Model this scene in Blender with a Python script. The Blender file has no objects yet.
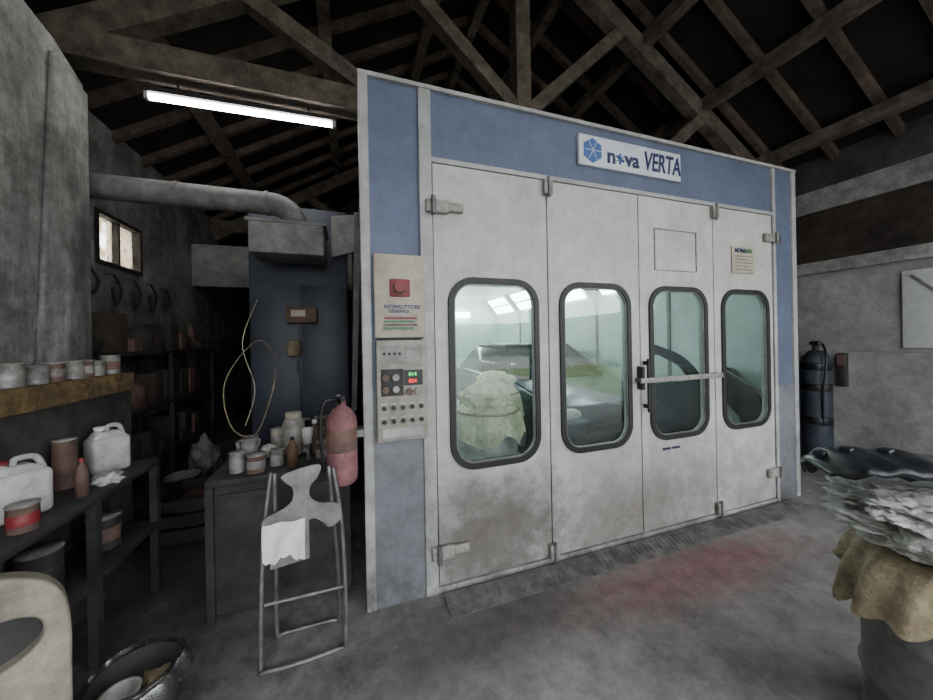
import bpy, bmesh, math, random
from mathutils import Vector, Matrix, noise
random.seed(7)
R=math.radians
def S(r,g,b):
    def f(c):
        c/=255.0
        return c/12.92 if c<=0.04045 else ((c+0.055)/1.055)**2.4
    return (f(r),f(g),f(b),1)
# ---------------- materials
def pm(name,c1,c2=None,scale=3.0,rough=0.7,metal=0.0,bump=0.0,grime=None,emit=None,spots=None,lo=0.35,hi=0.65,stretch=(1,1,1),fine=None):
    m=bpy.data.materials.new(name); m.use_nodes=True
    nt=m.node_tree; N=nt.nodes; L=nt.links; b=N['Principled BSDF']
    b.inputs['Roughness'].default_value=rough; b.inputs['Metallic'].default_value=metal
    geo=N.new('ShaderNodeNewGeometry'); mp=N.new('ShaderNodeMapping')
    L.new(geo.outputs['Position'],mp.inputs['Vector']); mp.inputs['Scale'].default_value=stretch
    if c2 is None: c2=tuple(c*0.75 for c in c1[:3])+(1,)
    no=N.new('ShaderNodeTexNoise'); no.inputs['Scale'].default_value=scale; no.inputs['Detail'].default_value=10; no.inputs['Roughness'].default_value=0.68
    L.new(mp.outputs[0],no.inputs['Vector'])
    mr=N.new('ShaderNodeMapRange'); mr.inputs['From Min'].default_value=lo; mr.inputs['From Max'].default_value=hi
    L.new(no.outputs['Fac'],mr.inputs['Value'])
    mx=N.new('ShaderNodeMix'); mx.data_type='RGBA'; mx.inputs[6].default_value=c1; mx.inputs[7].default_value=c2
    L.new(mr.outputs[0],mx.inputs[0]); out=mx.outputs[2]
    if grime:
        for (gc,z0,z1,st,gs) in grime:
            sp=N.new('ShaderNodeSeparateXYZ'); L.new(geo.outputs['Position'],sp.inputs[0])
            g=N.new('ShaderNodeMapRange'); g.inputs['From Min'].default_value=z0; g.inputs['From Max'].default_value=z1
            g.inputs['To Min'].default_value=1; g.inputs['To Max'].default_value=0
            L.new(sp.outputs['Z'],g.inputs['Value'])
            n2=N.new('ShaderNodeTexNoise'); n2.inputs['Scale'].default_value=abs(gs); n2.inputs['Detail'].default_value=10; n2.inputs['Roughness'].default_value=0.72
            if gs<0:
                mp2=N.new('ShaderNodeMapping'); mp2.inputs['Scale'].default_value=(1,1,.08); L.new(geo.outputs['Position'],mp2.inputs['Vector']); L.new(mp2.outputs[0],n2.inputs['Vector'])
            else: L.new(geo.outputs['Position'],n2.inputs['Vector'])
            r2=N.new('ShaderNodeMapRange'); r2.inputs['From Min'].default_value=0.38; r2.inputs['From Max'].default_value=0.62
            L.new(n2.outputs['Fac'],r2.inputs['Value'])
            mu=N.new('ShaderNodeMath'); mu.operation='MULTIPLY'; L.new(g.outputs[0],mu.inputs[0]); L.new(r2.outputs[0],mu.inputs[1])
            m3=N.new('ShaderNodeMath'); m3.operation='MULTIPLY'; L.new(mu.outputs[0],m3.inputs[0]); m3.inputs[1].default_value=st
            x2=N.new('ShaderNodeMix'); x2.data_type='RGBA'; L.new(m3.outputs[0],x2.inputs[0]); L.new(out,x2.inputs[6]); x2.inputs[7].default_value=gc
            out=x2.outputs[2]
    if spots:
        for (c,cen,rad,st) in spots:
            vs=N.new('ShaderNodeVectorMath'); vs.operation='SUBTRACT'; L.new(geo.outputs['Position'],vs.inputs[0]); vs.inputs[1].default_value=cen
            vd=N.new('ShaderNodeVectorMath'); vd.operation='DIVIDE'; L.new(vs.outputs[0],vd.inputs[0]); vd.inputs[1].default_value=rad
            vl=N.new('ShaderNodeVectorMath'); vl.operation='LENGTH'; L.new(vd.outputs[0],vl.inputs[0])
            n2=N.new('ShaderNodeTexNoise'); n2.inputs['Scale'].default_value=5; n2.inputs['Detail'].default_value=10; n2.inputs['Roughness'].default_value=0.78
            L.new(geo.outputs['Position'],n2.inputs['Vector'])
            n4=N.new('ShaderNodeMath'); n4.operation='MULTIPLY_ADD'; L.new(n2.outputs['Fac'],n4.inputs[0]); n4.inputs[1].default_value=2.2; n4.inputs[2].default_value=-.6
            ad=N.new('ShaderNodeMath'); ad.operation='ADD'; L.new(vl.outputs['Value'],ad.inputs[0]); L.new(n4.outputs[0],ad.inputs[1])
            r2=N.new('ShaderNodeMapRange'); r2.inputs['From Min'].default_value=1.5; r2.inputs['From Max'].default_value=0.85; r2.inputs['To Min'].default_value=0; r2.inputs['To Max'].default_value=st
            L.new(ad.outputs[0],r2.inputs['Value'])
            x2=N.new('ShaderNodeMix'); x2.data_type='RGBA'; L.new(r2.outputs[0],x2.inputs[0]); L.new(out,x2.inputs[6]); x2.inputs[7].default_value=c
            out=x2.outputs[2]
    if fine:
        amt,fs=fine
        n5=N.new('ShaderNodeTexNoise'); n5.inputs['Scale'].default_value=fs; n5.inputs['Detail'].default_value=12; n5.inputs['Roughness'].default_value=.8
        L.new(geo.outputs['Position'],n5.inputs['Vector'])
        r5=N.new('ShaderNodeMapRange'); r5.inputs['From Min'].default_value=.42; r5.inputs['From Max'].default_value=.62; r5.inputs['To Min'].default_value=0; r5.inputs['To Max'].default_value=amt
        L.new(n5.outputs['Fac'],r5.inputs['Value'])
        x5=N.new('ShaderNodeMix'); x5.data_type='RGBA'; x5.blend_type='MULTIPLY'; L.new(r5.outputs[0],x5.inputs[0]); L.new(out,x5.inputs[6]); x5.inputs[7].default_value=(.31,.30,.29,1); out=x5.outputs[2]
    L.new(out,b.inputs['Base Color'])
    if bump>0:
        bp=N.new('ShaderNodeBump'); bp.inputs['Strength'].default_value=bump; bp.inputs['Distance'].default_value=0.02
        n3=N.new('ShaderNodeTexNoise'); n3.inputs['Scale'].default_value=scale*6; n3.inputs['Detail'].default_value=8
        L.new(geo.outputs['Position'],n3.inputs['Vector'])
        L.new(n3.outputs['Fac'],bp.inputs['Height']); L.new(bp.outputs[0],b.inputs['Normal'])
    if emit:
        b.inputs['Emission Color'].default_value=emit[0]; b.inputs['Emission Strength'].default_value=emit[1]
    return m
def glassmat(name,tint,refl,rough=0.0,dirt=0.0):
    m=bpy.data.materials.new(name); m.use_nodes=True; nt=m.node_tree; N=nt.nodes; L=nt.links
    for n in list(N): N.remove(n)
    o=N.new('ShaderNodeOutputMaterial'); t=N.new('ShaderNodeBsdfTransparent'); t.inputs[0].default_value=tint
    g=N.new('ShaderNodeBsdfGlossy'); g.inputs['Roughness'].default_value=rough; g.inputs['Color'].default_value=(1,1,1,1)
    mx=N.new('ShaderNodeMixShader'); mx.inputs[0].default_value=refl
    L.new(t.outputs[0],mx.inputs[1]); L.new(g.outputs[0],mx.inputs[2]); last=mx
    if dirt>0:
        d=N.new('ShaderNodeBsdfTranslucent'); d.inputs[0].default_value=S(215,200,180)
        d2=N.new('ShaderNodeBsdfDiffuse'); d2.inputs[0].default_value=S(150,130,110)
        md=N.new('ShaderNodeMixShader'); L.new(d.outputs[0],md.inputs[1]); L.new(d2.outputs[0],md.inputs[2]); md.inputs[0].default_value=.25
        no=N.new('ShaderNodeTexNoise'); no.inputs['Scale'].default_value=6; no.inputs['Detail'].default_value=6
        geo=N.new('ShaderNodeNewGeometry'); L.new(geo.outputs['Position'],no.inputs['Vector'])
        mr=N.new('ShaderNodeMapRange'); mr.inputs['From Min'].default_value=.4; mr.inputs['From Max'].default_value=.6; mr.inputs['To Min'].default_value=dirt; mr.inputs['To Max'].default_value=1
        L.new(no.outputs['Fac'],mr.inputs['Value'])
        m2=N.new('ShaderNodeMixShader'); L.new(mr.outputs[0],m2.inputs[0]); L.new(mx.outputs[0],m2.inputs[1]); L.new(md.outputs[0],m2.inputs[2]); last=m2
    L.new(last.outputs[0],o.inputs['Surface']); return m
M={}
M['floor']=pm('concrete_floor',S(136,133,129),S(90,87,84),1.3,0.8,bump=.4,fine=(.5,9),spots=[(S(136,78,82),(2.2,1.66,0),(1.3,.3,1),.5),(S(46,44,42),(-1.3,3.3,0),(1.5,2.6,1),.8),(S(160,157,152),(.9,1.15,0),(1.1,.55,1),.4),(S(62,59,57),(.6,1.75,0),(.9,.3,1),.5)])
M['wallL']=pm('plaster_left',S(182,181,178),S(112,110,107),1.6,.9,bump=.6,fine=(.6,7),grime=[(S(38,36,34),1.3,2.7,1.0,1.5),(S(62,60,57),1.3,5,.7,-3)])
M['pillar']=pm('pillar_plaster',S(188,186,182),S(104,102,99),2.0,.9,bump=.9,fine=(.7,8),grime=[(S(40,38,36),1.2,2.6,.8,2.5),(S(58,56,54),1.4,5,.85,-4)],stretch=(1,1,.4))
M['ledge']=pm('ledge_dark',S(70,67,64),S(38,36,34),3,.9,bump=.6,fine=(.5,12))
M['yellow']=pm('old_yellow_paint',S(134,110,70),S(74,60,46),7,.8,bump=.4,fine=(.6,14))
M['wallR']=pm('plaster_right',S(188,186,182),S(142,140,137),1.2,.9,bump=.5,fine=(.45,7),grime=[(S(100,97,94),0,1.2,.7,2),(S(120,117,114),0,3.4,.5,-3)])
M['wallRd']=pm('stained_brown',S(78,65,57),S(44,39,36),2,.9,bump=.3,fine=(.5,8))
M['wallRl']=pm('plaster_right_light',S(182,180,176),S(132,130,127),2,.9,bump=.4,fine=(.45,8))
M['wallD']=pm('wall_dark',S(102,100,98),S(62,60,59),1.5,.9,bump=.3,fine=(.5,8))
M['deck']=pm('roof_boards',S(42,37,34),S(20,18,17),4,.95)
M['wood']=pm('old_timber',S(132,121,109),S(78,70,63),5,.9,bump=.5,fine=(.5,14))
M['woodd']=pm('rafter_timber',S(122,104,92),S(74,62,55),5,.9,fine=(.5,14))
M['blue']=pm('blue_paint',S(100,111,136),S(87,98,124),2.5,.55,fine=(.28,6),grime=[(S(98,101,108),0,3.8,.6,4)])
M['bluelow']=pm('blue_panel_dusty',S(122,124,130),S(100,101,106),3,.6,fine=(.35,7),grime=[(S(72,70,70),0,.6,.8,3)])
M['white']=pm('white_door_paint',S(206,203,199),S(184,181,176),2.5,.6,fine=(.28,8),grime=[(S(94,87,82),-.1,.85,1.0,3.0),(S(138,131,125),0,1.8,.6,7),(S(152,147,141),-.5,3.2,.55,-12)],spots=[(S(82,76,71),(.85,2.07,.30),(.72,1,.50),.75),(S(114,107,101),(2.2,2.07,.2),(.9,1,.4),.5)])
M['frame']=pm('frame_white',S(188,187,185),S(158,157,155),3,.55,fine=(.35,10),grime=[(S(96,93,90),-.1,1.6,.95,4)])
M['rubber']=pm('black_rubber',S(26,26,28),S(18,18,19),5,.5)
M['steel']=pm('dull_steel',S(130,130,130),S(92,91,90),12,.45,metal=.5)
M['plate']=pm('ramp_plate',S(122,119,116),S(84,81,79),6,.6,metal=.2,fine=(.5,12))
M['hinge']=pm('hinge_grey',S(158,155,149),S(112,106,99),20,.5)
M['cream']=pm('cream_plate',S(188,178,160),S(166,156,140),6,.55,fine=(.3,16))
M['creamg']=pm('cream_grey_plate',S(166,160,149),S(136,130,120),10,.55,fine=(.4,16))
M['black']=pm('black_plastic',S(24,24,26),S(16,16,16),5,.4)
M['dark']=pm('dark_metal',S(60,58,57),S(32,31,31),6,.7,fine=(.4,14))
M['red']=pm('red_plastic',S(142,46,48),S(108,36,40),8,.5)
M['green']=pm('green_sticker',S(70,120,78),S(60,100,66),8,.5)
M['led']=pm('led_red',S(255,40,30),S(255,40,30),5,.5,emit=(S(255,50,30),2.5))
M['ledg']=pm('led_green',S(60,255,110),S(60,255,110),5,.5,emit=(S(60,255,120),1.5))
M['inner']=pm('booth_interior',S(196,211,206),S(176,193,188),2,.5,fine=(.15,5))
M['innerF']=pm('booth_floor',S(168,173,169),S(128,133,129),3,.6)
M['body']=pm('booth_outer',S(84,88,96),S(60,62,68),3,.6)
M['unit']=pm('unit_blue_dark',S(54,60,74),S(37,41,51),3,.5,fine=(.3,8))
M['galv']=pm('galvanised',S(144,143,141),S(102,101,99),6,.6,metal=.2,fine=(.4,10))
M['hood']=pm('hood_grey',S(142,141,137),S(110,109,106),5,.6,fine=(.35,10))
M['tube']=pm('tube_emit',S(255,255,255),S(255,255,255),1,.5,emit=((1,.98,.97,1),38))
M['lightp']=pm('booth_light',S(255,255,255),S(255,255,255),1,.5,emit=((.88,.98,1,1),15))
M['ext']=pm('extinguisher_red',S(152,104,106),S(112,72,76),9,.7,fine=(.4,16))
M['paper']=pm('white_paper',S(225,225,225),S(205,205,205),9,.8)
M['plastic']=pm('milky_plastic',S(196,195,191),S(164,162,157),7,.45,fine=(.3,14))
M['beige']=pm('beige_bumper',S(160,152,136),S(112,105,94),5,.5,fine=(.5,14))
M['wrap']=pm('wrap_sheet',S(210,209,204),S(150,147,140),9,.35,bump=.5)
M['wrapy']=pm('masking_paper',S(170,154,124),S(108,95,74),7,.7,bump=.5,fine=(.4,14))
M['wrapg']=pm('masking_yellow',S(208,206,178),S(156,152,122),9,.7,bump=.5)
M['drum']=pm('drum_grey',S(126,126,123),S(86,84,81),4,.6,fine=(.5,10))
M['rust']=pm('rusty_tin',S(116,88,78),S(76,59,54),12,.7)
M['tin']=pm('tin_can',S(164,162,158),S(106,101,96),16,.45,metal=.2,fine=(.4,20))
M['navy']=pm('navy_paint',S(60,67,78),S(42,47,55),5,.5,fine=(.4,14))
M['blackg']=pm('glossy_black',S(22,24,28),S(42,44,48),7,.3)
M['car']=pm('car_paint',S(64,76,80),S(54,63,67),2,.25,metal=.3)
M['cargl']=pm('car_glass',S(34,46,47),S(26,36,37),2,.1)
M['grass']=pm('grass',S(120,134,84),S(84,100,62),1.5,.95)
M['gravel']=pm('gravel',S(165,162,155),S(120,118,112),4,.95)
M['stonewall']=pm('garden_wall',S(150,150,142),S(110,112,104),.8,.95)
M['brown']=pm('brown_wood',S(106,80,58),S(76,58,44),6,.7)
M['glass']=glassmat('booth_glass',(.91,.97,.955,1),.065)
M['wglass']=glassmat('dirty_glass',(.95,.92,.86,1),.05,dirt=.12)
M['bag']=glassmat('clear_bag',(.75,.75,.75,1),.2,.25)
M['signw']=pm('sign_white',S(216,219,224),S(200,204,210),5,.4)
M['signb']=pm('sign_blue',S(58,98,158),S(46,86,145),5,.4)
M['signd']=pm('sign_navy',S(34,46,92),S(28,40,84),5,.4)
# ---------------- mesh builder
class B:
    def __init__(s,name): s.name=name; s.bm=bmesh.new(); s.mats=[]
    def mi(s,m):
        if m not in s.mats: s.mats.append(m)
        return s.mats.index(m)
    def merge(s,t,m,smooth=False):
        i=s.mi(m)
        bmesh.ops.recalc_face_normals(t,faces=t.faces)
        for f in t.faces: f.material_index=i; f.smooth=smooth
        me=bpy.data.meshes.new('t'); t.to_mesh(me); t.free(); s.bm.from_mesh(me); bpy.data.meshes.remove(me); return s
    def box(s,a,b,m,bev=0.0,rot=None,seg=2):
        t=bmesh.new(); c=[(a[i]+b[i])/2 for i in range(3)]; d=[abs(b[i]-a[i]) for i in range(3)]
        bmesh.ops.create_cube(t,size=1,matrix=Matrix.Diagonal((*d,1)))
        if bev>0: bmesh.ops.bevel(t,geom=list(t.edges),offset=bev,segments=seg,profile=.5,affect='EDGES')
        mt=Matrix.Translation(c)
        if rot is not None: mt=mt@rot
        bmesh.ops.transform(t,matrix=mt,verts=t.verts); return s.merge(t,m,bev>0)
    def orient(s,p1,p2):
        p1=Vector(p1);p2=Vector(p2); d=(p2-p1); z=d.normalized()
        up=Vector((0,0,1)) if abs(z.z)<.95 else Vector((0,1,0))
        x=up.cross(z).normalized(); y=z.cross(x)
        mt=Matrix((x,y,z)).transposed().to_4x4(); mt.translation=(p1+p2)/2; return mt,d.length
    def beam(s,p1,p2,w,h,m):
        mt,l=s.orient(p1,p2); t=bmesh.new(); bmesh.ops.create_cube(t,size=1,matrix=Matrix.Diagonal((w,h,l,1)))
        bmesh.ops.transform(t,matrix=mt,verts=t.verts); return s.merge(t,m)
    def cyl(s,p1,p2,r,m,r2=None,seg=20):
        mt,l=s.orient(p1,p2); t=bmesh.new(); bmesh.ops.create_cone(t,cap_ends=True,segments=seg,radius1=r,radius2=r if r2 is None else r2,depth=l)
        bmesh.ops.transform(t,matrix=mt,verts=t.verts)
        return s.merge(t,m,False)
    def lathe(s,c,prof,m,seg=28,jit=0,hem=0,folds=0,mt=None):
        t=bmesh.new(); rings=[]
        off=random.random()*50
        for k,(r,z) in enumerate(prof):
            ring=[]
            for j in range(seg):
                a=2*math.pi*j/seg; rr=r; zz=z
                if jit: rr=r*(1+jit*(k/(len(prof)-1))*(noise.noise(Vector((math.cos(a)*2+off,math.sin(a)*2,z*4)))*1.4+ (math.sin(a*folds)*.5 if folds else 0)))
                if hem and k==len(prof)-1: zz=z+hem*noise.noise(Vector((math.cos(a)*3+off,math.sin(a)*3,5)))*2
                ring.append(t.verts.new((rr*math.cos(a),rr*math.sin(a),zz)))
            rings.append(ring)
        for k in range(len(rings)-1):
            for j in range(seg):
                t.faces.new((rings[k][j],rings[k][(j+1)%seg],rings[k+1][(j+1)%seg],rings[k+1][j]))
        if not hem:
            if prof[0][0]>1e-4: t.faces.new(rings[0])
            if prof[-1][0]>1e-4: t.faces.new(rings[-1])
        if mt is not None: bmesh.ops.transform(t,matrix=mt,verts=t.verts)
        bmesh.ops.transform(t,matrix=Matrix.Translation(c),verts=t.verts)
        return s.merge(t,m,True)
    def tube(s,pts,r,m,seg=8,closed=False):
        pts=[Vector(p) for p in pts]; t=bmesh.new(); rings=[]; px=None
        n=len(pts)
        for i,p in enumerate(pts):
            if closed: d=(pts[(i+1)%n]-pts[i-1]).normalized()
            else: d=(pts[min(i+1,n-1)]-pts[max(i-1,0)]).normalized()
            if px is None:
                u=Vector((0,0,1)) if abs(d.z)<.9 else Vector((0,1,0)); px=u.cross(d).normalized()
            px=(px-d*px.dot(d)).normalized(); py=d.cross(px)
            rings.append([t.verts.new(p+(px*math.cos(2*math.pi*j/seg)+py*math.sin(2*math.pi*j/seg))*r) for j in range(seg)])
        for k in range(n if closed else n-1):
            q=rings[(k+1)%n]
            for j in range(seg): t.faces.new((rings[k][j],rings[k][(j+1)%seg],q[(j+1)%seg],q[j]))
        if not closed: t.faces.new(rings[0]); t.faces.new(rings[-1])
        return s.merge(t,m,True)
    def prism(s,pts,vec,m,bev=0,taper=None):
        t=bmesh.new(); vs=[t.verts.new(p) for p in pts]; f=t.faces.new(vs)
        r=bmesh.ops.extrude_face_region(t,geom=[f]); nv=[v for v in r['geom'] if isinstance(v,bmesh.types.BMVert)]
        bmesh.ops.translate(t,verts=nv,vec=vec)
        if bev>0: bmesh.ops.bevel(t,geom=list(t.edges),offset=bev,segments=3,profile=.5,affect='EDGES')
        return s.merge(t,m,bev>0)
    def blob(s,c,rad,m,amp=.15,sub=4,fr=2.0,flat=None,ridge=0):
        t=bmesh.new(); bmesh.ops.create_icosphere(t,subdivisions=sub,radius=1); o=random.random()*90
        for v in t.verts:
            n=v.co.normalized(); a=noise.noise(n*fr+Vector((o,0,0)))+.5*noise.noise(n*fr*2.7+Vector((0,o,0)))+.3*abs(noise.noise(n*fr*6+Vector((0,0,o))))
            if ridge: a+=ridge*(.5-abs(noise.noise(n*fr*1.9+Vector((o,o,0))))*2)+ridge*.5*(.5-abs(noise.noise(n*fr*3.6+Vector((0,o,o))))*2)
            v.co=n*(1+amp*a*2); v.co=Vector((v.co.x*rad[0],v.co.y*rad[1],v.co.z*rad[2]))
            if flat is not None and v.co.z<flat: v.co.z=flat
            v.co+=Vector(c)
        return s.merge(t,m,True)
    def curve2d(s,loops,y,th,m,bevel=0.0,mt=None):
        cu=bpy.data.curves.new('c','CURVE'); cu.dimensions='2D'; cu.fill_mode='BOTH'; cu.extrude=th/2; cu.bevel_depth=bevel
        for lp in loops:
            sp=cu.splines.new('POLY'); sp.points.add(len(lp)-1)
            for p,q in zip(sp.points,lp): p.co=(q[0],q[1],0,1)
            sp.use_cyclic_u=True
        o=bpy.data.objects.new('c',cu); bpy.context.scene.collection.objects.link(o)
        bpy.context.view_layer.update()
        me=bpy.data.meshes.new_from_object(o.evaluated_get(bpy.context.evaluated_depsgraph_get()))
        t=bmesh.new(); t.from_mesh(me)
        if mt is None: mt=Matrix.Translation((0,y,0))@Matrix.Rotation(R(90),4,'X')
        bmesh.ops.transform(t,matrix=mt,verts=t.verts)
        bpy.data.objects.remove(o); bpy.data.curves.remove(cu); bpy.data.meshes.remove(me)
        return s.merge(t,m)
    def text(s,txt,x,y,z,size,m,shear=0,bold=0,sx=1):
        cu=bpy.data.curves.new('t','FONT'); cu.body=txt; cu.size=size; cu.extrude=.002; cu.shear=shear; cu.offset=bold
        o=bpy.data.objects.new('t',cu); bpy.context.scene.collection.objects.link(o); bpy.context.view_layer.update()
        me=bpy.data.meshes.new_from_object(o.evaluated_get(bpy.context.evaluated_depsgraph_get()))
        t=bmesh.new(); t.from_mesh(me)
        bmesh.ops.transform(t,matrix=Matrix.Translation((x,y,z))@Matrix.Rotation(R(90),4,'X')@Matrix.Diagonal((sx,1,1,1)),verts=t.verts)
        bpy.data.objects.remove(o); bpy.data.curves.remove(cu); bpy.data.meshes.remove(me)
        i=s.mi(m)
        for f in t.faces: f.material_index=i
        me=bpy.data.meshes.new('t'); t.to_mesh(me); t.free(); s.bm.from_mesh(me); bpy.data.meshes.remove(me); return s
    def done(s,parent=None):
        me=bpy.data.meshes.new(s.name); s.bm.to_mesh(me); s.bm.free()
        for m in s.mats: me.materials.append(m)
        o=bpy.data.objects.new(s.name,me); bpy.context.scene.collection.objects.link(o)
        if parent: o.parent=parent
        return o
def spline(pts,n=8):
    P=[Vector(p) for p in pts]; out=[]
    for i in range(len(P)-1):
        p0=P[max(i-1,0)];p1=P[i];p2=P[i+1];p3=P[min(i+2,len(P)-1)]
        for k in range(n):
            t=k/n; out.append(.5*((2*p1)+(p2-p0)*t+(2*p0-5*p1+4*p2-p3)*t*t+(3*p1-p0-3*p2+p3)*t**3))
    out.append(P[-1]); return out
def smooth2(pts,n=5):
    P=[Vector((p[0],p[1],0)) for p in pts]; N_=len(P); out=[]
    for i in range(N_):
        p0=P[i-1];p1=P[i];p2=P[(i+1)%N_];p3=P[(i+2)%N_]
        for k in range(n):
            t=k/n; v=.5*((2*p1)+(p2-p0)*t+(2*p0-5*p1+4*p2-p3)*t*t+(3*p1-p0-3*p2+p3)*t**3); out.append((v.x,v.y))
    return out
def rr(x0,z0,x1,z1,r,n=8):
    o=[]
    for cx,cz,a0 in ((x1-r,z1-r,0),(x0+r,z1-r,90),(x0+r,z0+r,180),(x1-r,z0+r,270)):
        for k in range(n+1):
            a=R(a0+90*k/n); o.append((cx+r*math.cos(a),cz+r*math.sin(a)))
    return o
def empty(name,loc=(0,0,0)):
    e=bpy.data.objects.new(name,None); bpy.context.scene.collection.objects.link(e); return e
# ================= ROOM
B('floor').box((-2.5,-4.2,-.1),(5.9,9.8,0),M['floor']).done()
w=B('wall_left')
w.box((-2.5,-4.2,0),(-2.3,4.2,3.82),M['wallL']).box((-2.5,4.95,0),(-2.3,9.8,3.82),M['wallL'])
w.box((-2.5,4.2,0),(-2.3,4.95,2.4),M['wallL']).box((-2.5,4.2,2.93),(-2.3,4.95,3.82),M['wallL'])
w.box((-2.3,-1,0),(-1.52,3.12,1.28),M['ledge']).box((-2.3,-1,1.28),(-1.5,3.12,1.40),M['yellow'])
w.prism([(-2.3,2.32,1.4),(-2.3,3.02,1.4),(-2.3,3.02,3.38),(-2.3,2.78,3.50),(-2.3,2.32,3.6)],(.6,0,0),M['pillar']).box((-2.3,-.5,1.4),(-2.0,2.32,3.8),M['pillar'])
w.prism([(-1.7,2.60,1.4),(-1.7,3.02,1.4),(-1.7,3.02,3.32),(-1.7,2.74,3.40)],(.03,0,0),M['pillar'],bev=.012)
w.cyl((-1.82,2.24,1.4),(-1.82,2.24,3.4),.05,M['dark'])
w.done()
w=B('window_1')
for a,b in (((-2.42,4.2,2.4),(-2.28,4.24,2.93)),((-2.42,4.91,2.4),(-2.28,4.95,2.93)),((-2.42,4.24,2.4),(-2.28,4.91,2.44)),((-2.42,4.24,2.89),(-2.28,4.91,2.93)),((-2.40,4.56,2.44),(-2.30,4.59,2.89))): w.box(a,b,M['dark'])
w.box((-2.36,4.24,2.44),(-2.355,4.91,2.89),M['wglass']).done()
w=B('wall_right')
def wr(y0,y1):
    w.box((5.62,y0,0),(5.9,y1,1.37),M['wallR']).box((5.7,y0,1.37),(5.9,y1,2.36),M['wallR']).box((5.62,y0,2.36),(5.9,y1,2.5),M['wallRl'])
    w.box((5.7,y0,2.5),(5.9,y1,3.15),M['wallRd']).box((5.66,y0,3.15),(5.9,y1,3.42),M['wallRl']).box((5.7,y0,3.42),(5.9,y1,3.84),M['wallD'])
wr(-.9,9.8)
w.box((5.7,-4.2,3.45),(5.9,-.9,3.84),M['wallD']); w.done()
w=B('wall_front'); w.box((-2.5,-4.2,0),(-1.9,-4.0,3.8),M['wallD'])
w.prism([(-2.5,-4.2,3.5),(5.9,-4.2,3.5),(5.9,-4.2,3.8),(1.71,-4.2,6.3),(-2.5,-4.2,3.8)],(0,.2,0),M['wallD']); w.done()
w=B('wall_back'); w.prism([(-2.5,9.6,0),(5.9,9.6,0),(5.9,9.6,3.7),(1.71,9.6,6.2),(-2.5,9.6,3.7)],(0,.2,0),M['wallD']); w.done()
w=B('wall_partition'); w.box((-2.3,6.3,2.5),(.05,6.42,3.15),M['wallR']).box((-1.5,6.3,0),(.05,6.42,2.5),M['wallD']); w.done()
def hd(x,o=0): return 6.23-.6*abs(x-1.71)+o
c=B('ceiling')
def deck(x0,x1,y0,y1):
    c.prism([(x0,y0,hd(x0)),(x1,y0,hd(x1)),(x1,y0,hd(x1,.05)),(x0,y0,hd(x0,.05))],(0,y1-y0,0),M['deck'])
deck(-2.75,-1.8,-4.4,10); deck(-1.8,1.2,-.9,10); deck(-1.8,1.2,-4.4,-3.7); deck(1.2,1.71,-4.4,10)  # unseen openings left in both slopes behind the camera, added to let daylight in
deck(1.71,2.2,-4.4,10); deck(2.2,5.3,-.7,10); deck(2.2,5.3,-4.4,-3.7); deck(5.3,6.15,-4.4,10)
c.done()
c=B('roof_rafters')
y=-3.8
while y<9.6:
    c.beam((-2.6,y,hd(-2.6,-.05)),(1.71,y,hd(1.71,-.05)),.07,.09,M['woodd']); c.beam((1.71,y,hd(1.71,-.05)),(6.0,y,hd(6.0,-.05)),.07,.09,M['woodd']); y+=.52
c.done()
c=B('roof_purlins')
for x in (-1.5,-.2,1.0,2.4,3.35,4.3,5.3): c.beam((x,-4,hd(x,-.17)),(x,9.6,hd(x,-.17)),.12,.14,M['wood'])
c.beam((1.71,-4,6.05),(1.71,9.6,6.05),.12,.2,M['wood']); c.done()
for k,y in enumerate((3.1,7.1,-1.2)):
    t=B('roof_truss')
    t.beam((-2.3,y,3.68),(5.7,y,3.68),.16,.2,M['wood'])
    t.beam((-2.25,y,3.5),(1.71,y,5.88),.14,.2,M['wood']); t.beam((5.68,y,3.6),(1.71,y,5.92),.14,.2,M['wood'])
    t.beam((1.71,y,3.8),(1.71,y,5.95),.16,.15,M['wood'])
    t.beam((1.62,y,3.95),(.35,y,5.05),.12,.13,M['wood']); t.beam((1.8,y,3.95),(3.05,y,5.15),.12,.13,M['wood'])
    t.beam((.25,y,3.78),(-.72,y,4.34),.12,.14,M['wood']); t.beam((3.6,y,3.78),(4.3,y,4.38),.12,.14,M['wood'])
    t.done()
# outside
B('lawn').box((6.9,-12,-.12),(40,12,-.02),M['grass']).box((6.9,-30,-.12),(40,-12,-.02),M['gravel']).box((-20,-30,-.12),(6.9,-5.5,-.02),M['gravel']).box((5.9,-5.5,-.12),(6.9,12,-.02),M['gravel']).box((-20,-5.5,-.12),(5.9,-4.2,-.02),M['gravel']).done()
g=B('garden_wall'); g.box((17,-30,-.02),(17.3,12,3.2),M['stonewall']).box((-20,-25,-.02),(17,-24.7,3),M['stonewall']); g.done()
g=B('garden_hedge')
for i in range(4): g.blob((14+random.random(),-10+i*3.2,.6),(1.2,1.6,.8+.4*random.random()),M['grass'],.25,3,2.5,flat=-.62)
g.done()
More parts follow.
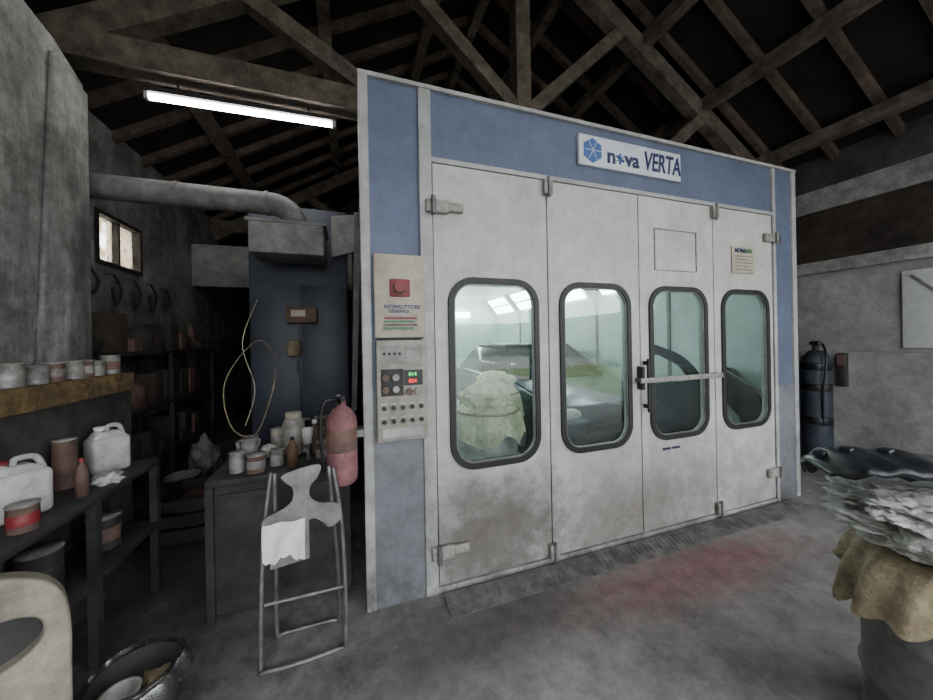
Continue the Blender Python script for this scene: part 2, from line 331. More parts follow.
# ================= SPRAY BOOTH
booth=empty('spray_booth'); FY=2.07
b=B('booth_shell')
b.box((.10,2.16,0),(.17,9.2,2.95),M['body']).box((4.08,2.16,0),(4.14,9.2,2.95),M['body']).box((.17,9.14,0),(4.08,9.2,2.95),M['body']).box((.10,2.16,2.88),(4.14,9.2,2.95),M['body'])
b.box((.17,2.16,.04),(.19,9.14,2.7),M['inner']).box((4.06,2.16,.04),(4.08,9.14,2.7),M['inner']).box((.19,9.12,.04),(4.06,9.14,2.7),M['inner'])
b.box((.19,2.18,2.7),(4.06,9.12,2.73),M['inner']).box((.17,2.16,.002),(4.08,9.14,.04),M['innerF'])
for yy in (3.4,4.8,6.2,7.6): b.box((4.04,yy-.02,.04),(4.06,yy+.02,2.7),M['hood']).box((.19,yy-.02,.04),(.21,yy+.02,2.7),M['hood'])
b.done(booth)
b=B('booth_front_frame')
b.box((.065,FY,0),(.12,FY+.1,3.2),M['frame'],bev=.004).box((.42,FY-.005,0),(.50,FY+.1,3.17),M['frame'],bev=.004)
b.box((.12,FY+.02,0),(.42,FY+.1,3.18),M['blue']).box((.12,FY+.008,.0),(.42,FY+.02,1.3),M['bluelow'])
b.box((.50,FY+.02,2.74),(3.80,FY+.1,3.18),M['blue']).box((.065,FY-.004,3.175),(4.16,FY+.1,3.2),M['frame'])
b.box((.50,FY-.003,2.72),(3.80,FY+.1,2.75),M['frame'])
b.box((3.80,FY-.003,0),(3.84,FY+.1,3.17),M['frame']).box((3.84,FY+.02,0),(4.10,FY+.1,3.18),M['blue']).box((3.84,FY+.01,0),(4.10,FY+.02,1.1),M['bluelow']).box((4.10,FY,0),(4.16,FY+.1,3.2),M['frame'],bev=.004)
b.box((.5,FY+.0,0),(3.8,FY+.1,.035),M['frame'])
b.done(booth)
edges=[.503,1.335,2.17,3.005,3.797]
wins=[(.595,1.25),(1.425,2.07),(2.262,2.91),(3.09,3.725)]
for i in range(4):
    x0,x1=edges[i]+.005,edges[i+1]-.005; a,c_=wins[i]; z0,z1=.75,2.0
    d=B('door_%d'%(i+1))
    d.curve2d([[(x0,.045),(x1,.045),(x1,2.715),(x0,2.715)],rr(a+.03,z0+.03,c_-.03,z1-.03,.13)],FY+.03,.045,M['white'])
    d.curve2d([rr(a,z0,c_,z1,.17),rr(a+.034,z0+.034,c_-.034,z1-.034,.138)],FY+.005,.022,M['rubber'],bevel=.003)
    d.curve2d([rr(a+.034,z0+.034,c_-.034,z1-.034,.138),rr(a+.046,z0+.046,c_-.046,z1-.046,.125)],FY+.006,.012,M['steel'])
    d.curve2d([rr(a+.03,z0+.03,c_-.03,z1-.03,.13)],FY+.03,.004,M['glass'])
    d.done(booth)
d=B('door_gaps')
for x in edges: d.box((x-.004,FY+.02,.045),(x+.004,FY+.05,2.715),M['rubber'])
d.done(booth)
h=B('door_hardware')
for z in (2.44,.27):
    h.box((.455,FY-.035,z-.045),(.60,FY,z+.035),M['hinge'],bev=.006).box((.60,FY-.03,z-.03),(.70,FY+.004,z+.025),M['hinge'],bev=.006).cyl((.50,FY-.04,z-.06),(.50,FY-.04,z+.05),.016,M['steel'])
for z in (2.50,.30):
    h.box((3.66,FY-.03,z-.04),(3.80,FY,z+.035),M['hinge'],bev=.006).box((3.80,FY-.03,z-.03),(3.88,FY+.004,z+.03),M['steel'],bev=.006).cyl((3.80,FY-.035,z-.05),(3.80,FY-.035,z+.05),.014,M['steel'])
for x in (1.335,3.005):
    for z in (2.66,.09):
        h.box((x-.035,FY-.03,z-.05),(x+.035,FY+.008,z+.05),M['hinge'],bev=.005).cyl((x,FY-.03,z-.07),(x,FY-.03,z+.07),.012,M['steel'])
for xa,xb in ((2.09,2.99),):
    h.box((xa,FY-.075,1.235),(xb,FY-.055,1.275),M['hinge'],bev=.004)
    for xx in (xa+.02,2.30,2.80,xb-.03): h.box((xx,FY-.06,1.24),(xx+.03,FY+.01,1.27),M['steel'])
h.box((2.13,FY-.05,1.18),(2.155,FY+.008,1.36),M['dark'],bev=.004).box((2.19,FY-.05,1.0),(2.21,FY-.03,1.42),M['dark'],bev=.004).box((2.19,FY-.04,1.03),(2.21,FY+.008,1.06),M['dark']).box((2.19,FY-.04,1.37),(2.21,FY+.008,1.40),M['dark'])
h.done(booth)
p=B('door_notices')
for a_,b_ in (((2.33,FY-.001,2.13),(2.80,FY+.009,2.137)),((2.33,FY-.001,2.463),(2.80,FY+.009,2.47)),((2.33,FY-.001,2.13),(2.337,FY+.009,2.47)),((2.793,FY-.001,2.13),(2.80,FY+.009,2.47))): p.box(a_,b_,M['hinge'])
p.box((3.23,FY-.006,2.15),(3.52,FY+.009,2.39),M['cream'])
for k in range(5): p.box((3.26,FY-.008,2.18+k*.03),(3.49-.03*(k%2),FY-.005,2.185+k*.03),M['rust'])
p.text('NOVA',3.26,FY-.008,2.335,.05,M['signd'],bold=.002)
p.box((3.40,FY-.008,2.335),(3.49,FY-.005,2.37),M['green'])
p.text('nova verta',2.38,FY+.002,.665,.045,M['signd'])
p.done(booth)
s=B('booth_sign')
s.box((1.61,FY-.008,2.875),(2.62,FY+.02,3.10),M['signw'],bev=.003)
hx=[(1.73+.092*math.cos(R(30+60*k)),2.988+.092*math.sin(R(30+60*k))) for k in range(6)]
s.curve2d([hx],FY-.01,.006,M['signb'])
for k in range(3):
    a=R(30+60*k+30); s.beam((1.73-.075*math.cos(a),FY-.015,2.988-.075*math.sin(a)),(1.73+.075*math.cos(a),FY-.015,2.988+.075*math.sin(a)),.004,.004,M['signw'])
s.text('n',1.86,FY-.012,2.92,.16,M['signd'],bold=.004,sx=1.05)
for k in range(3):
    a=R(60*k+90); s.beam((1.985-.04*math.cos(a),FY-.013,2.962-.04*math.sin(a)),(1.985+.04*math.cos(a),FY-.013,2.962+.04*math.sin(a)),.016,.006,M['signb'])
s.text('va',2.035,FY-.012,2.92,.16,M['signd'],bold=.004,sx=1.0)
s.text('VERTA',2.22,FY-.012,2.92,.205,M['signd'],shear=.15,bold=.003,sx=.64)
s.done(booth)
l=B('booth_light_fixtures')
for y0 in (3.5,4.95,6.4,7.8):
    l.prism([(4.04,y0,2.30),(4.04,y0,2.69),(3.72,y0,2.69)],(0,1.15,0),M['frame'])
    q=[(4.015,y0+.06,2.30),(4.015,y0+1.09,2.30),(3.725,y0+1.09,2.655),(3.725,y0+.06,2.655)]
    l.prism(q,(-.006,0,-.006),M['lightp'])
    l.beam((3.855,y0+.06,2.47),(3.855,y0+1.09,2.47),.03,.03,M['frame'])
    l.prism([(.21,y0,2.30),(.21,y0,2.69),(.5,y0,2.69)],(0,1.15,0),M['frame'])
    l.prism([(.235,y0+.06,2.30),(.235,y0+1.09,2.30),(.50,y0+1.09,2.655),(.50,y0+.06,2.655)],(.006,0,-.006),M['lightp'])
l.box((1.3,8.95,2.2),(3.2,9.1,2.35),M['lightp'])
l.done(booth)
r=B('door_ramp'); r.prism([(.52,1.86,.001),(.52,2.02,.001),(.52,2.02,.028),(.52,1.86,.006)],(3.45,0,0),M['plate'])
for k in range(80): r.beam((.55+k*.0425,1.88,.012),(.58+k*.0425,2.0,.028),.006,.002,M['plate'])
r.done()
# control panel
c=B('control_panel'); py=FY-.03
c.box((.135,py,1.615),(.435,FY-.006,2.115),M['cream'],bev=.006).box((.14,py-.01,1.0),(.44,FY-.006,1.60),M['creamg'],bev=.006)
c.box((.16,FY-.01,1.05),(.40,FY+.0075,2.05),M['dark'])
c.box((.225,py-.012,1.86),(.345,py,1.965),M['red'],bev=.006).cyl((.28,py-.01,1.912),(.28,py-.022,1.912),.04,M['rust']).cyl((.28,py-.02,1.912),(.28,py-.05,1.912),.03,M['red'])
c.text('INTERRUTTORE',.19,py-.001,1.79,.030,M['signd'],bold=.001); c.text('GENERALE',.215,py-.001,1.765,.026,M['signd'],bold=.001)
c.box((.18,py-.003,1.655),(.39,py,1.75),M['hinge'])
for k,mm in enumerate(('red','green','rust','green')): c.box((.19,py-.004,1.725-k*.02),(.385-.02*(k%2),py,1.738-k*.02),M[mm])
c.box((.17,py-.014,1.46),(.30,py-.008,1.57),M['hood']).box((.31,py-.014,1.44),(.41,py-.008,1.57),M['tin'])
for k in range(4): c.cyl((.185+k*.03,py-.01,1.52),(.185+k*.03,py-.018,1.52),.009,M['dark'],seg=8)
c.box((.165,py-.012,1.27),(.295,py-.009,1.43),M['dark'])
c.box((.30,py-.022,1.33),(.41,py-.008,1.42),M['black'])
c.text('014',.325,py-.023,1.385,.032,M['ledg']); c.text('024',.325,py-.023,1.345,.032,M['led'])
for k,(x,z) in enumerate(((.19,1.38),(.25,1.38),(.19,1.31),(.25,1.31),(.33,1.29),(.38,1.29))): c.cyl((x,py-.008,z),(x,py-.03,z),.02,M['hinge'] if k%2 else M['rust'],seg=12)
for x in (.18,.235,.29,.345,.40):
    for z in (1.20,1.12): c.cyl((x,py-.008,z),(x,py-.026,z),.013,M['black'],seg=10).box((x-.018,py-.012,z+.018),(x+.018,py-.009,z+.028),M['frame'])
c.box((.17,py-.013,1.025),(.41,py-.009,1.075),M['frame']); c.done()
# fire extinguisher
e=B('fire_extinguisher'); ex,ey=-.055,2.04
e.lathe((ex,ey,.80),[(.0,0),(.065,.0),(.08,.02),(.083,.05),(.083,.34),(.075,.38),(.05,.415),(.026,.43),(.024,.46),(0,.461)],M['ext'])
e.cyl((ex,ey,1.25),(ex,ey,1.29),.022,M['dark']).beam((ex-.01,ey,1.285),(ex-.01,ey-.11,1.31),.02,.012,M['black']).beam((ex-.01,ey,1.275),(ex-.01,ey-.1,1.26),.02,.01,M['black'])
e.tube(spline([(ex-.02,ey,1.27),(ex-.09,ey-.02,1.26),(ex-.11,ey-.02,1.12),(ex-.10,ey-.02,.95),(ex-.095,ey-.02,.88)]),.010,M['black'])
e.lathe((ex,ey,.99),[(.0835,0),(.0842,.005),(.0842,.12),(.0835,.125)],M['rust'])
e.box((ex+.02,ey-.015,1.05),(.064,ey+.08,1.09),M['steel']); e.done()
# ================= lights/duct/unit
f=B('fluorescent_light')
f.beam((-1.40,3.1,3.475),(-.08,3.1,3.505),.05,.035,M['dark']).cyl((-1.37,3.1,3.43),(-.12,3.1,3.46),.023,M['tube'])
for x,z in ((-1.385,3.43),(-.10,3.46)): f.box((x-.012,3.08,z-.025),(x+.012,3.12,z+.03),M['frame'])
for x in (-1.2,-.3): f.cyl((x,3.1,3.50),(x,3.1,3.58),.006,M['dark'])
f.done()
d=B('ventilation_duct')
pts=[(-2.29,3.22,2.77),(-1.9,3.22,2.77),(-1.3,3.22,2.77),(-.62,3.22,2.77)]+[(-.62+.19*math.sin(R(a)),3.22,2.615+.155*math.cos(R(a))) for a in (15,30,45,60,75,90)]
d.tube(pts,.092,M['galv'],seg=24)
for x in (-1.9,-1.25,-.64): d.cyl((x-.012,3.22,2.77),(x+.012,3.22,2.77),.1,M['galv'],seg=24)
d.done()
h=B('extractor_box'); h.box((-.76,3.1,2.33),(-.20,3.5,2.59),M['hood'],bev=.01).box((-.78,3.09,2.58),(-.18,3.51,2.605),M['galv']); h.done()
u=B('air_handling_unit'); u.box((-.88,3.6,0),(-.02,5.2,2.9),M['unit'],bev=.01)
u.box((-.86,3.585,.1),(-.46,3.6,2.15),M['unit'],bev=.004).box((-.44,3.585,.1),(-.04,3.6,2.15),M['unit'],bev=.004).box((-.56,3.5,1.78),(-.30,3.59,1.93),M['brown'],bev=.005).box((-.52,3.495,1.84),(-.40,3.5,1.9),M['cream'])
for z in (.5,1.3): u.box((-.49,3.57,z),(-.47,3.59,z+.12),M['dark'])
u.prism([(-.16,3.52,2.42),(.09,3.52,2.5),(.09,3.52,2.86),(-.16,3.52,2.82)],(0,.07,0),M['hood']); u.done()
b=B('diagonal_brace'); b.beam((.02,3.12,1.0),(.06,2.35,2.45),.04,.05,M['hood']); b.done()
c=B('plastic_hose'); c.tube(spline([(-.62,3.42,1.45),(-.75,3.3,1.62),(-.93,3.1,1.3),(-.88,3.06,.95),(-.72,3.06,.88),(-.60,3.06,1.2),(-.58,3.1,1.38)]),.005,M['wrapy'])
c.tube(spline([(-.8,3.55,2.0),(-.90,3.45,1.6),(-.80,3.4,1.2),(-.85,3.3,.9)]),.004,M['wrapg']); c.done()
pl=B('masking_paper_roll'); pl.lathe((-.50,3.50,1.47),[(0,0),(.05,0),(.06,.02),(.06,.12),(.045,.14),(0,.14)],M['wrapy'],seg=16); pl.done()
# ================= workbench with clutter
wb=B('workbench'); wx0,wx1,wy0,wy1=-.80,-.02,2.30,3.0
wb.box((wx0,wy0,.77),(wx1,wy1,.81),M['dark'],bev=.004).box((wx0+.03,wy0+.03,.02),(wx1-.02,wy1-.02,.77),M['dark'])
wb.box((wx0+.04,wy0+.015,.1),(-.43,wy0+.03,.72),M['dark'],bev=.004).box((-.41,wy0+.015,.1),(wx1-.03,wy0+.03,.72),M['dark'],bev=.004)
for x in (-.46,-.38): wb.cyl((x,wy0+.005,.4),(x,wy0+.005,.5),.008,M['steel'])
for x in (wx0+.02,wx1-.02):
    for y in (wy0+.02,wy1-.02): wb.box((x-.02,y-.02,0),(x+.02,y+.02,.77),M['dark'])
wb.done()
def can(name,x,y,z,r,h,m,lid=True,rim=None,handle=False,lab=None):
    rim=rim or M['tin']
    c=B(name); c.lathe((x,y,z+.0005),[(0,0),(r,0),(r*1.03,.004),(r,.01),(r,h-.012),(r*1.05,h-.006),(r*1.05,h)]+([(r*.86,h),(r*.84,h-.008),(0,h-.008)] if lid else [(r*.9,h),(r*.9,h*.3),(0,h*.3)]),m,seg=20)
    c.lathe((x,y,z+h-.008),[(r*1.04,0),(r*1.07,.004),(r*1.04,.009)],rim,seg=20)
    lab=lab or random.choice(['hood','hinge','rust','tin'])
    c.lathe((x,y,z+h*.25),[(r*1.005,0),(r*1.015,.002),(r*1.015,h*.42),(r*1.005,h*.422)],M[lab],seg=20)
    if handle: c.tube([(x+r*1.05*math.cos(a),y,z+h*.8+r*1.1*math.sin(a)) for a in [R(10*k) for k in range(19)]],.003,M['steel'],seg=5)
    return c.done()
T=.811
def bottle(name,x,y,z,r,h,m,capm):
    b=B(name); b.lathe((x,y,z+.0005),[(0,0),(r,0),(r,h*.62),(r*.8,h*.74),(r*.35,h*.84),(r*.35,h*.9),(0,h*.9)],m,seg=18); b.cyl((x,y,z+h*.9),(x,y,z+h),r*.42,capm,seg=12); return b.done()
can('paint_can',-.56,2.38,T,.052,.11,M['rust']); can('paint_can',-.67,2.42,T,.042,.12,M['tin']); can('paint_can',-.64,2.56,T,.05,.16,M['tin'],handle=True)
bottle('spray_bottle',-.36,2.38,T,.033,.19,M['brown'],M['black']); bottle('solvent_bottle',-.25,2.60,T,.04,.24,M['rust'],M['paper']); 
j=B('plastic_jar'); j.lathe((-.39,2.66,T+.0005),[(0,0),(.07,0),(.075,.02),(.075,.2),(.06,.24),(.05,.26),(0,.262)],M['hinge']); j.cyl((-.39,2.66,T+.26),(-.39,2.66,T+.29),.055,M['cream']); j.done()
bo=B('mixing_bowl'); bo.lathe((-.69,2.74,T+.0005),[(0,0),(.04,0),(.07,.06),(.075,.10),(.068,.10),(.035,.02),(0,.02)],M['plastic']); bo.tube([(-.69,2.72,T+.03),(-.62,2.70,T+.15)],.005,M['steel']); bo.done()
can('tin_can',-.46,2.46,T,.04,.10,M['tin']); can('tin_can',-.18,2.42,T,.045,.13,M['rust']); can('tin_can',-.12,2.62,T,.05,.17,M['dark']); can('tin_can',-.52,2.84,T,.05,.15,M['cream']); can('tin_can',-.35,2.86,T,.045,.2,M['dark']); can('tin_can',-.22,2.8,T,.05,.22,M['rust'])
sp=B('spray_gun'); sp.lathe((-.28,2.45,T+.12),[(0,0),(.03,0),(.035,.08),(.035,.1),(0,.105)],M['plastic']); sp.cyl((-.28,2.50,T+.1),(-.28,2.37,T+.1),.014,M['steel']).beam((-.28,2.47,T+.1),(-.28,2.50,T+.001),.02,.03,M['steel']); sp.done()
rg=B('crumpled_rag'); rg.blob((-.55,2.66,T+.035),(.05,.05,.045),M['wrap'],.3,3,3,flat=-.033); rg.done()
# folding chair
f=B('folding_chair')
f.tube(spline([(-.40,1.98,.93),(-.43,1.93,.6),(-.44,1.89,.05),(-.40,1.86,.012),(-.10,1.87,.012),(-.05,1.90,.05),(-.06,1.92,.6),(-.10,1.93,.93)],6),.011,M['steel'])
f.tube(spline([(-.37,1.90,.95),(-.39,2.0,.4),(-.40,2.06,.03),(-.36,2.075,.012),(-.13,2.075,.012),(-.09,2.06,.03),(-.09,2.0,.4),(-.12,1.90,.95)],6),.010,M['steel'])
f.cyl((-.425,1.91,.30),(-.06,1.91,.30),.008,M['steel']).cyl((-.42,1.935,.70),(-.07,1.93,.70),.009,M['steel'])
pl=[(-.33,.93),(-.17,.96),(-.175,.90),(-.21,.86),(-.215,.80),(-.17,.76),(-.08,.74),(-.07,.66),(-.12,.63),(-.15,.66),(-.20,.69),(-.28,.66),(-.41,.68),(-.42,.72),(-.33,.76),(-.29,.80),(-.29,.86),(-.32,.89)]
f.curve2d([smooth2(pl,4)],1.915,.006,M['hood'],bevel=.003)
f.curve2d([[(-.40,.46),(-.22,.48),(-.22,.70),(-.40,.68)]],1.925,.006,M['hood'])
f.done()
pp=B('paper_sheet'); 
t=bmesh.new(); nx,nz=14,10; g_=[]
for i in range(nx+1):
    row=[]
    for k in range(nz+1):
        ii=i*10/nx; x=-.425+.19*i/nx; z=.70-.18*k/nz*(1+.08*math.sin(ii*.9)+.05*math.sin(ii*2.7)); row.append(t.verts.new((x,1.897-.008*math.sin(ii*1.1+.4*k)-(.012 if k else .0),z)))
    g_.append(row)
for i in range(nx):
    for k in range(nz): t.faces.new((g_[i][k],g_[i+1][k],g_[i+1][k+1],g_[i][k+1]))
pp.merge(t,M['paper'],True); pp.done()
# ================= left bench
lb=B('steel_shelf_bench')
for z in (.85,.45): lb.box((-1.515,1.66,z-.03),(-1.2,2.78,z),M['dark'],bev=.003)
for y in (1.69,2.2,2.75):
    for x in (-1.49,-1.225): lb.box((x-.02,y-.02,0),(x+.02,y+.02,.82),M['dark'])
lb.done()
def jerry(name,x,y,z,w_,d_,h_,m,capm,ang=0):
    o=B(name); rt=Matrix.Rotation(ang,4,'Z')
    o.box((-d_/2,-w_/2,0),(d_/2,w_/2,h_*.78),m,bev=.025,seg=3)
    o.prism([(-d_*.3,-w_*.46,h_*.76),(-d_*.3,w_*.46,h_*.76),(-d_*.3,w_*.2,h_*.9),(-d_*.3,-w_*.3,h_*.9)],(d_*.6,0,0),m,bev=.008)
    o.tube(spline([(0,-w_*.02,h_*.88),(0,w_*.02,h_*.99),(0,w_*.3,h_*.97),(0,w_*.42,h_*.75)],5),.013,m)
    o.cyl((0,-w_*.2,h_*.88),(0,-w_*.2,h_*.96),.022,m).cyl((0,-w_*.2,h_*.94),(0,-w_*.2,h_*1.0),.026,capm)
    ob=o.done(); ob.matrix_world=Matrix.Translation((x,y,z+.001))@rt; return ob
jerry('jerrycan',-1.40,2.04,.85,.20,.12,.26,M['plastic'],M['red'],R(-38)); jerry('jerrycan',-1.38,2.60,.85,.17,.13,.27,M['plastic'],M['paper'],R(-38))
can('paint_can',-1.28,1.90,.85,.045,.11,M['rust'],lab='red'); bottle('solvent_bottle',-1.28,2.22,.85,.026,.19,M['rust'],M['red']); can('paint_can',-1.44,2.38,.85,.045,.26,M['rust'])
rg=B('crumpled_rag'); rg.blob((-1.27,2.38,.875),(.05,.06,.03),M['plastic'],.4,3,3,flat=-.024); rg.done()
can('paint_can',-1.35,1.85,.45,.08,.2,M['dark'],lab='dark'); can('paint_can',-1.35,2.5,.45,.07,.18,M['dark'],lab='rust'); can('paint_can',-1.36,2.1,.45,.07,.22,M['dark'],lab='dark')
for (y,r_,h_,mm,hd_) in ((2.30,.05,.12,'tin',0),(2.44,.05,.10,'tin',0),(2.56,.045,.11,'rust',0),(2.70,.05,.11,'tin',0),(2.80,.04,.11,'rust',0),(2.90,.042,.10,'tin',0),(3.04,.05,.13,'tin',0)):
    can('paint_can',-1.59,y,1.40,r_,h_,M[mm])
# rack on far left wall
rk=B('storage_rack')
for z in (.4,.95,1.5): rk.box((-2.28,3.5,z),(-1.9,5.9,z+.03),M['dark'])
for y in (3.52,4.7,5.88):
    for x in (-2.26,-1.92): rk.box((x-.02,y-.02,0),(x+.02,y+.02,1.55),M['dark'])
rk.done()
ju=B('rack_clutter')
for z in (.43,.98,1.53):
    y=3.62
    while y<5.75:
        mm=random.choice(['dark','rust','dark','ledge','dark','wallRd','ledge']); hh=.1+random.random()*.26; ww=.04+.08*random.random()
        if random.random()<.5: ju.box((-2.2,y-ww,z+.001),(-2.2+.25,y+ww,z+hh),M[mm],bev=.01)
        else: ju.lathe((-2.05,y,z+.001),[(0,0),(ww,0),(ww,hh*.7),(ww*.4,hh*.9),(0,hh)],M[mm],seg=14)
        y+=2*ww+.05
ju.done()
ht=B('hanging_tools')
for k in range(6):
    y=3.7+k*.33; ht.cyl((-2.29,y,2.32),(-2.22,y,2.32),.01,M['steel'])
    ht.tube(spline([(-2.24,y,2.32),(-2.22,y+.07,2.2-.05*random.random()),(-2.24,y+.02,2.08-.1*random.random()),(-2.23,y-.05,2.18)],5),.012,M['ledge'])
ht.done()
bk=B('plastic_bucket'); bk.lathe((-1.6,4.1,.001),[(0,0),(.11,0),(.14,.28),(.15,.28),(.15,.3),(.135,.3),(.105,.02),(0,.02)],M['hood']); bk.done()
bg=B('white_sack'); bg.blob((-1.62,4.7,.25),(.13,.16,.24),M['hood'],.25,4,2,flat=-.249,ridge=.15); bg.done()
cr=B('wooden_crate'); 
for z in (.02,.14,.26): cr.box((-1.5,3.3,z),(-1.1,3.32,z+.09),M['dark']).box((-1.5,3.78,z),(-1.1,3.8,z+.09),M['dark']).box((-1.5,3.3,z),(-1.48,3.8,z+.09),M['dark']).box((-1.12,3.3,z),(-1.1,3.8,z+.09),M['dark'])
cr.box((-1.49,3.31,.0),(-1.11,3.79,.02),M['dark']); cr.box((-1.4,3.4,.02),(-1.2,3.7,.3),M['rust'],bev=.02); cr.done()
# ================= foreground left
bp=B('car_bumper'); V=Vector((.84,.54,0)).normalized(); 
outer=[(-.36,.02),(-.1,.0),(.16,.0),(.26,.06),(.285,.3),(.285,.55),(.285,.74),(.265,.84),(.21,.90),(.12,.93),(.02,.91),(-.08,.87),(-.3,.78),(-.38,.6),(-.38,.2)]
hole=[(-.30,.62),(.0,.64),(.16,.66),(.235,.70),(.25,.75),(.23,.795),(.16,.82),(.05,.81),(-.15,.77),(-.32,.70)]
hole2=[(-.25,.12),(.15,.12),(.22,.18),(.235,.42),(.20,.54),(.05,.56),(-.27,.50)]
mt=Matrix.Translation((-1.085,1.24,.0))@Matrix(((V.x,-V.y,0,0),(V.y,V.x,0,0),(0,0,1,0),(0,0,0,1)))@Matrix.Rotation(R(-4),4,'X')@Matrix.Rotation(R(90),4,'X')
bp.curve2d([smooth2(outer),smooth2(hole),smooth2(hole2)],0,.05,M['beige'],bevel=.010,mt=mt@Matrix.Translation((0,.0,0)))
bp.curve2d([smooth2(hole)],0,.004,M['dark'],mt=mt@Matrix.Translation((0,.0,-.02)))
for z in (.2,.27,.34,.41): bp.curve2d([[(-.27,z),(.225,z),(.225,z+.02),(-.27,z+.02)]],0,.02,M['dark'],mt=mt)
bp.done()
tb=B('waste_bin'); bx,by=-.83,1.70
tb.lathe((bx,by,.001),[(0,0),(.12,0),(.135,.27),(.145,.28),(.145,.30),(.13,.30),(.115,.03),(0,.03)],M['dark'])
tb.lathe((bx,by,.0),[(.13,.24),(.14,.325),(.16,.30),(.165,.24)],M['bag'],jit=.12,hem=.03,folds=9,seg=60)
tb.lathe((bx-.03,by-.04,.06),[(0,0),(.06,0),(.06,.20),(.065,.21),(.05,.21),(.05,.18),(0,.18)],M['plastic']); tb.blob((bx+.05,by+.04,.20),(.05,.05,.05),M['wrapy'],.4,3,3); tb.done()
# ================= right heap
dr=B('steel_drum'); DX,DY=2.14,.56
dr.lathe((DX,DY,.001),[(0,0),(.28,0),(.29,.01),(.28,.03),(.28,.22),(.29,.235),(.28,.25),(.28,.45),(.29,.465),(.28,.48),(.28,.68),(.29,.70),(.27,.70),(0,.69)],M['drum'],seg=40)
dr.lathe((DX,DY,.0),[(.05,.775),(.26,.765),(.305,.74),(.325,.69),(.335,.64),(.345,.59)],M['wrapy'],jit=.13,hem=.08,folds=17,seg=140)
dr.done()
pk=B('plastic_wrapped_bundle'); pk.blob((DX-.03,DY+.02,.855),(.30,.30,.085),M['wrap'],.13,6,2.6,flat=-.075,ridge=.35); pk.blob((DX-.08,DY+.08,.935),(.24,.24,.045),M['wrap'],.16,6,2.8,ridge=.3)
pk.done()
bb=B('black_car_bumper')
path=spline([(1.85,.89,1.02),(1.93,.83,1.055),(2.08,.72,1.06),(2.32,.52,1.04),(2.5,.30,1.02)],6)
t=bmesh.new(); rings=[]
prof=[(-.05,-.05),(-.075,.0),(-.05,.04),(-.01,.055),(.05,.05),(.13,.04),(.14,.02),(.13,.025),(.05,.035),(-.01,.035),(-.035,.02),(-.05,0),(-.035,-.05)]
for i,p_ in enumerate(path):
    d_=(path[min(i+1,len(path)-1)]-path[max(i-1,0)]).normalized(); sd=Vector((-d_.y,d_.x,0)).normalized()*-1
    k=.6+.4*min(1,i/4); wv=.008*math.sin(i*1.7)
    rings.append([t.verts.new(p_+(-sd)*(-a*1.5*k)+Vector((0,0,c2*k+wv))) for a,c2 in prof])
for i in range(len(rings)-1):
    for j in range(len(prof)): t.faces.new((rings[i][j],rings[i][(j+1)%len(prof)],rings[i+1][(j+1)%len(prof)],rings[i+1][j]))
t.faces.new(rings[0]); t.faces.new(rings[-1])
bb.merge(t,M['blackg'],True)
for i in (3,7,11,15,19): bb.box(tuple(path[i]+Vector((-.02,-.02,.04))),tuple(path[i]+Vector((.04,.02,.062))),M['blackg'],bev=.006)
bb.done()
sc=B('scrap_car_part'); sc.blob((5.1,1.45,.12),(.3,.42,.13),M['blackg'],.25,4,1.6,flat=-.12); sc.box((4.85,1.1,.0),(5.05,1.9,.05),M['dark'],bev=.01); sc.done()
ac=B('gas_cylinder'); ac.lathe((5.36,2.50,.001),[(0,0),(.13,0),(.14,.03),(.14,1.22),(.125,1.3),(.07,1.37),(.04,1.39),(0,1.39)],M['navy'],seg=24); ac.cyl((5.36,2.5,1.39),(5.36,2.5,1.50),.03,M['dark']).cyl((5.32,2.44,1.47),(5.40,2.56,1.47),.025,M['dark'])
for z in (.5,.9,1.15): ac.lathe((5.36,2.5,z),[(.141,0),(.144,.01),(.144,.08),(.141,.09)],M['black'],seg=24)
ac.tube(spline([(5.33,2.42,1.46),(5.26,2.36,1.3),(5.24,2.38,.9),(5.27,2.40,.5)]),.012,M['black']); ac.done()
pg=B('pressure_gauge'); pg.box((5.56,2.32,.95),(5.62,2.40,1.35),M['dark'],bev=.01).box((5.545,2.33,1.2),(5.57,2.39,1.33),M['rust']); pg.done()
wp=B('wall_board'); wp.box((5.67,1.2,1.42),(5.698,1.92,2.25),M['paper'],bev=.004); wp.beam((5.66,1.25,1.5),(5.66,1.85,2.2),.01,.02,M['hood']); wp.done()
# ================= inside booth
def wdrum(x,y,s=1):
    o=B('masked_drum'); o.lathe((x,y,.041),[(0,0),(.28*s,0),(.28*s,.27),(.29*s,.285),(.28*s,.3),(.28*s,.55),(.29*s,.565),(.28*s,.58),(.28*s,.86),(0,.86)],M['plastic'])
    o.lathe((x,y,0),[(.05,1.0),(.26*s,.97),(.31*s,.90),(.33*s,.80),(.35*s,.70)],M['wrapg'],jit=.12,hem=.08,folds=9,seg=80)
    o.blob((x,y,1.05),(.24*s,.24*s,.13),M['wrapg'],.12,5,2.6,ridge=.3); o.tube([(x+.30*s*math.cos(a),y+.30*s*math.sin(a),.93) for a in [R(20*k) for k in range(18)]],.012,M['wrapy'],closed=True); return o.done()
wdrum(1.22,2.98); wdrum(1.72,3.9,.95)
car=B('car'); cy=.75; cx=.0
low=[(2.62,.30),(2.52,.45),(2.52,.62),(2.62,.78),(3.0,.90),(3.6,1.0),(5.9,1.02),(6.35,.98),(6.45,.8),(6.45,.4),(6.3,.28)]
car.prism([(2.15+cx,y+cy,z) for y,z in low],(1.7,0,0),M['car'],bev=.05)
t=bmesh.new()
gh=[(3.55,.98,0),(4.3,1.46,.18),(5.5,1.48,.18),(6.25,.99,0)]
A=[t.verts.new((2.18+i+cx,y+cy,z)) for y,z,i in gh]; C=[t.verts.new((3.82-i+cx,y+cy,z)) for y,z,i in gh]
t.faces.new(A); t.faces.new(C)
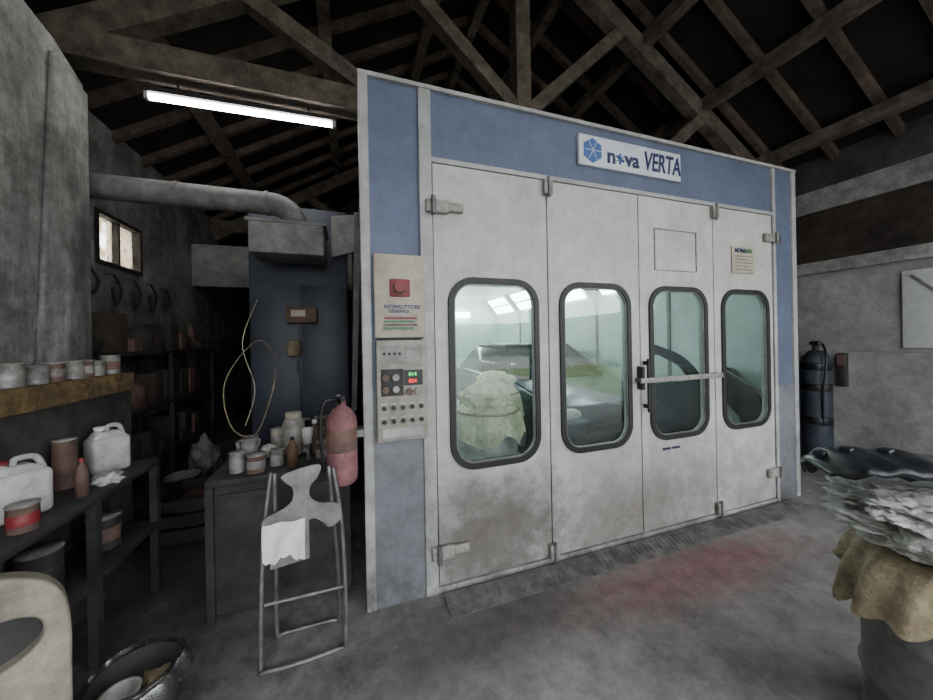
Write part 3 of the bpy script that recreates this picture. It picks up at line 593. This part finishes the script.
for k in range(4): t.faces.new((A[k],A[(k+1)%4],C[(k+1)%4],C[k]))
bmesh.ops.bevel(t,geom=list(t.edges),offset=.04,segments=2,affect='EDGES'); car.merge(t,M['cargl'],True)
car.box((2.38+cx,4.3+cy,1.455),(3.62+cx,5.5+cy,1.5),M['car'],bev=.02)
for x in (2.25+cx,3.75+cx):
    for y in (3.3+cy,5.7+cy): car.cyl((x-.11,y,.33),(x+.11,y,.33),.29,M['rubber'],seg=28).cyl((x-.12,y,.33),(x+.12,y,.33),.18,M['steel'],seg=20)
for x in (2.42+cx,3.58+cx): car.blob((x,2.60+cy,.68),(.16,.07,.08),M['plastic'],.0,3)
car.box((2.6+cx,2.50+cy,.45),(3.4+cx,2.54+cy,.56),M['black'],bev=.01); car.beam((2.18+cx,3.65+cy,1.02),(2.4+cx,4.3+cy,1.47),.04,.04,M['car']); car.beam((3.82+cx,3.65+cy,1.02),(3.6+cx,4.3+cy,1.47),.04,.04,M['car']); car.done()
cd=B('car_door_panel'); dy=2.86
cd.curve2d([smooth2([(2.95,.55),(3.75,.52),(3.86,.75),(3.88,1.06),(3.62,1.32),(3.30,1.45),(3.02,1.48),(2.92,1.1),(2.90,.8)],4),[(3.02,1.08),(3.78,1.06),(3.58,1.26),(3.28,1.39),(3.06,1.41)]],dy,.05,M['car'],bevel=.012)
cd.box((3.05,dy-.04,.86),(3.2,dy-.025,.9),M['black'],bev=.004)
for x in (3.1,3.65):
    cd.beam((x,dy-.12,.045),(x,dy,.56),.03,.03,M['dark']).beam((x,dy+.14,.045),(x,dy,.56),.03,.03,M['dark'])
cd.done()
fe=B('car_fender'); fe.prism([(4.0,2.24,.05),(4.0,2.24,.55),(4.0,2.30,.95),(4.0,2.55,1.22),(4.0,2.78,1.26),(4.0,2.80,.9),(4.0,2.66,.86),(4.0,2.5,.7),(4.0,2.42,.4),(4.0,2.42,.05)],(-.03,0,0),M['cargl'],bev=.008)
fe.beam((3.96,2.26,1.0),(3.96,2.80,1.3),.015,.02,M['hood']); fe.done()
# ================= world, camera
wd=bpy.data.worlds.new('sky'); bpy.context.scene.world=wd; wd.use_nodes=True
bgn=wd.node_tree.nodes['Background']; bgn.inputs[0].default_value=(.90,.95,1,1); bgn.inputs[1].default_value=7.8
cam=bpy.data.cameras.new('camera'); co=bpy.data.objects.new('camera',cam); bpy.context.scene.collection.objects.link(co)
cam.sensor_width=36; cam.lens=337/933*36; cam.shift_y=-.0118; cam.clip_start=.02
co.matrix_world=Matrix.Translation((0,0,1.6))@Matrix.Rotation(R(-19),4,'Z')@Matrix.Rotation(R(90),4,'X')@Matrix.Rotation(R(-1.03),4,'Z')
bpy.context.scene.camera=co
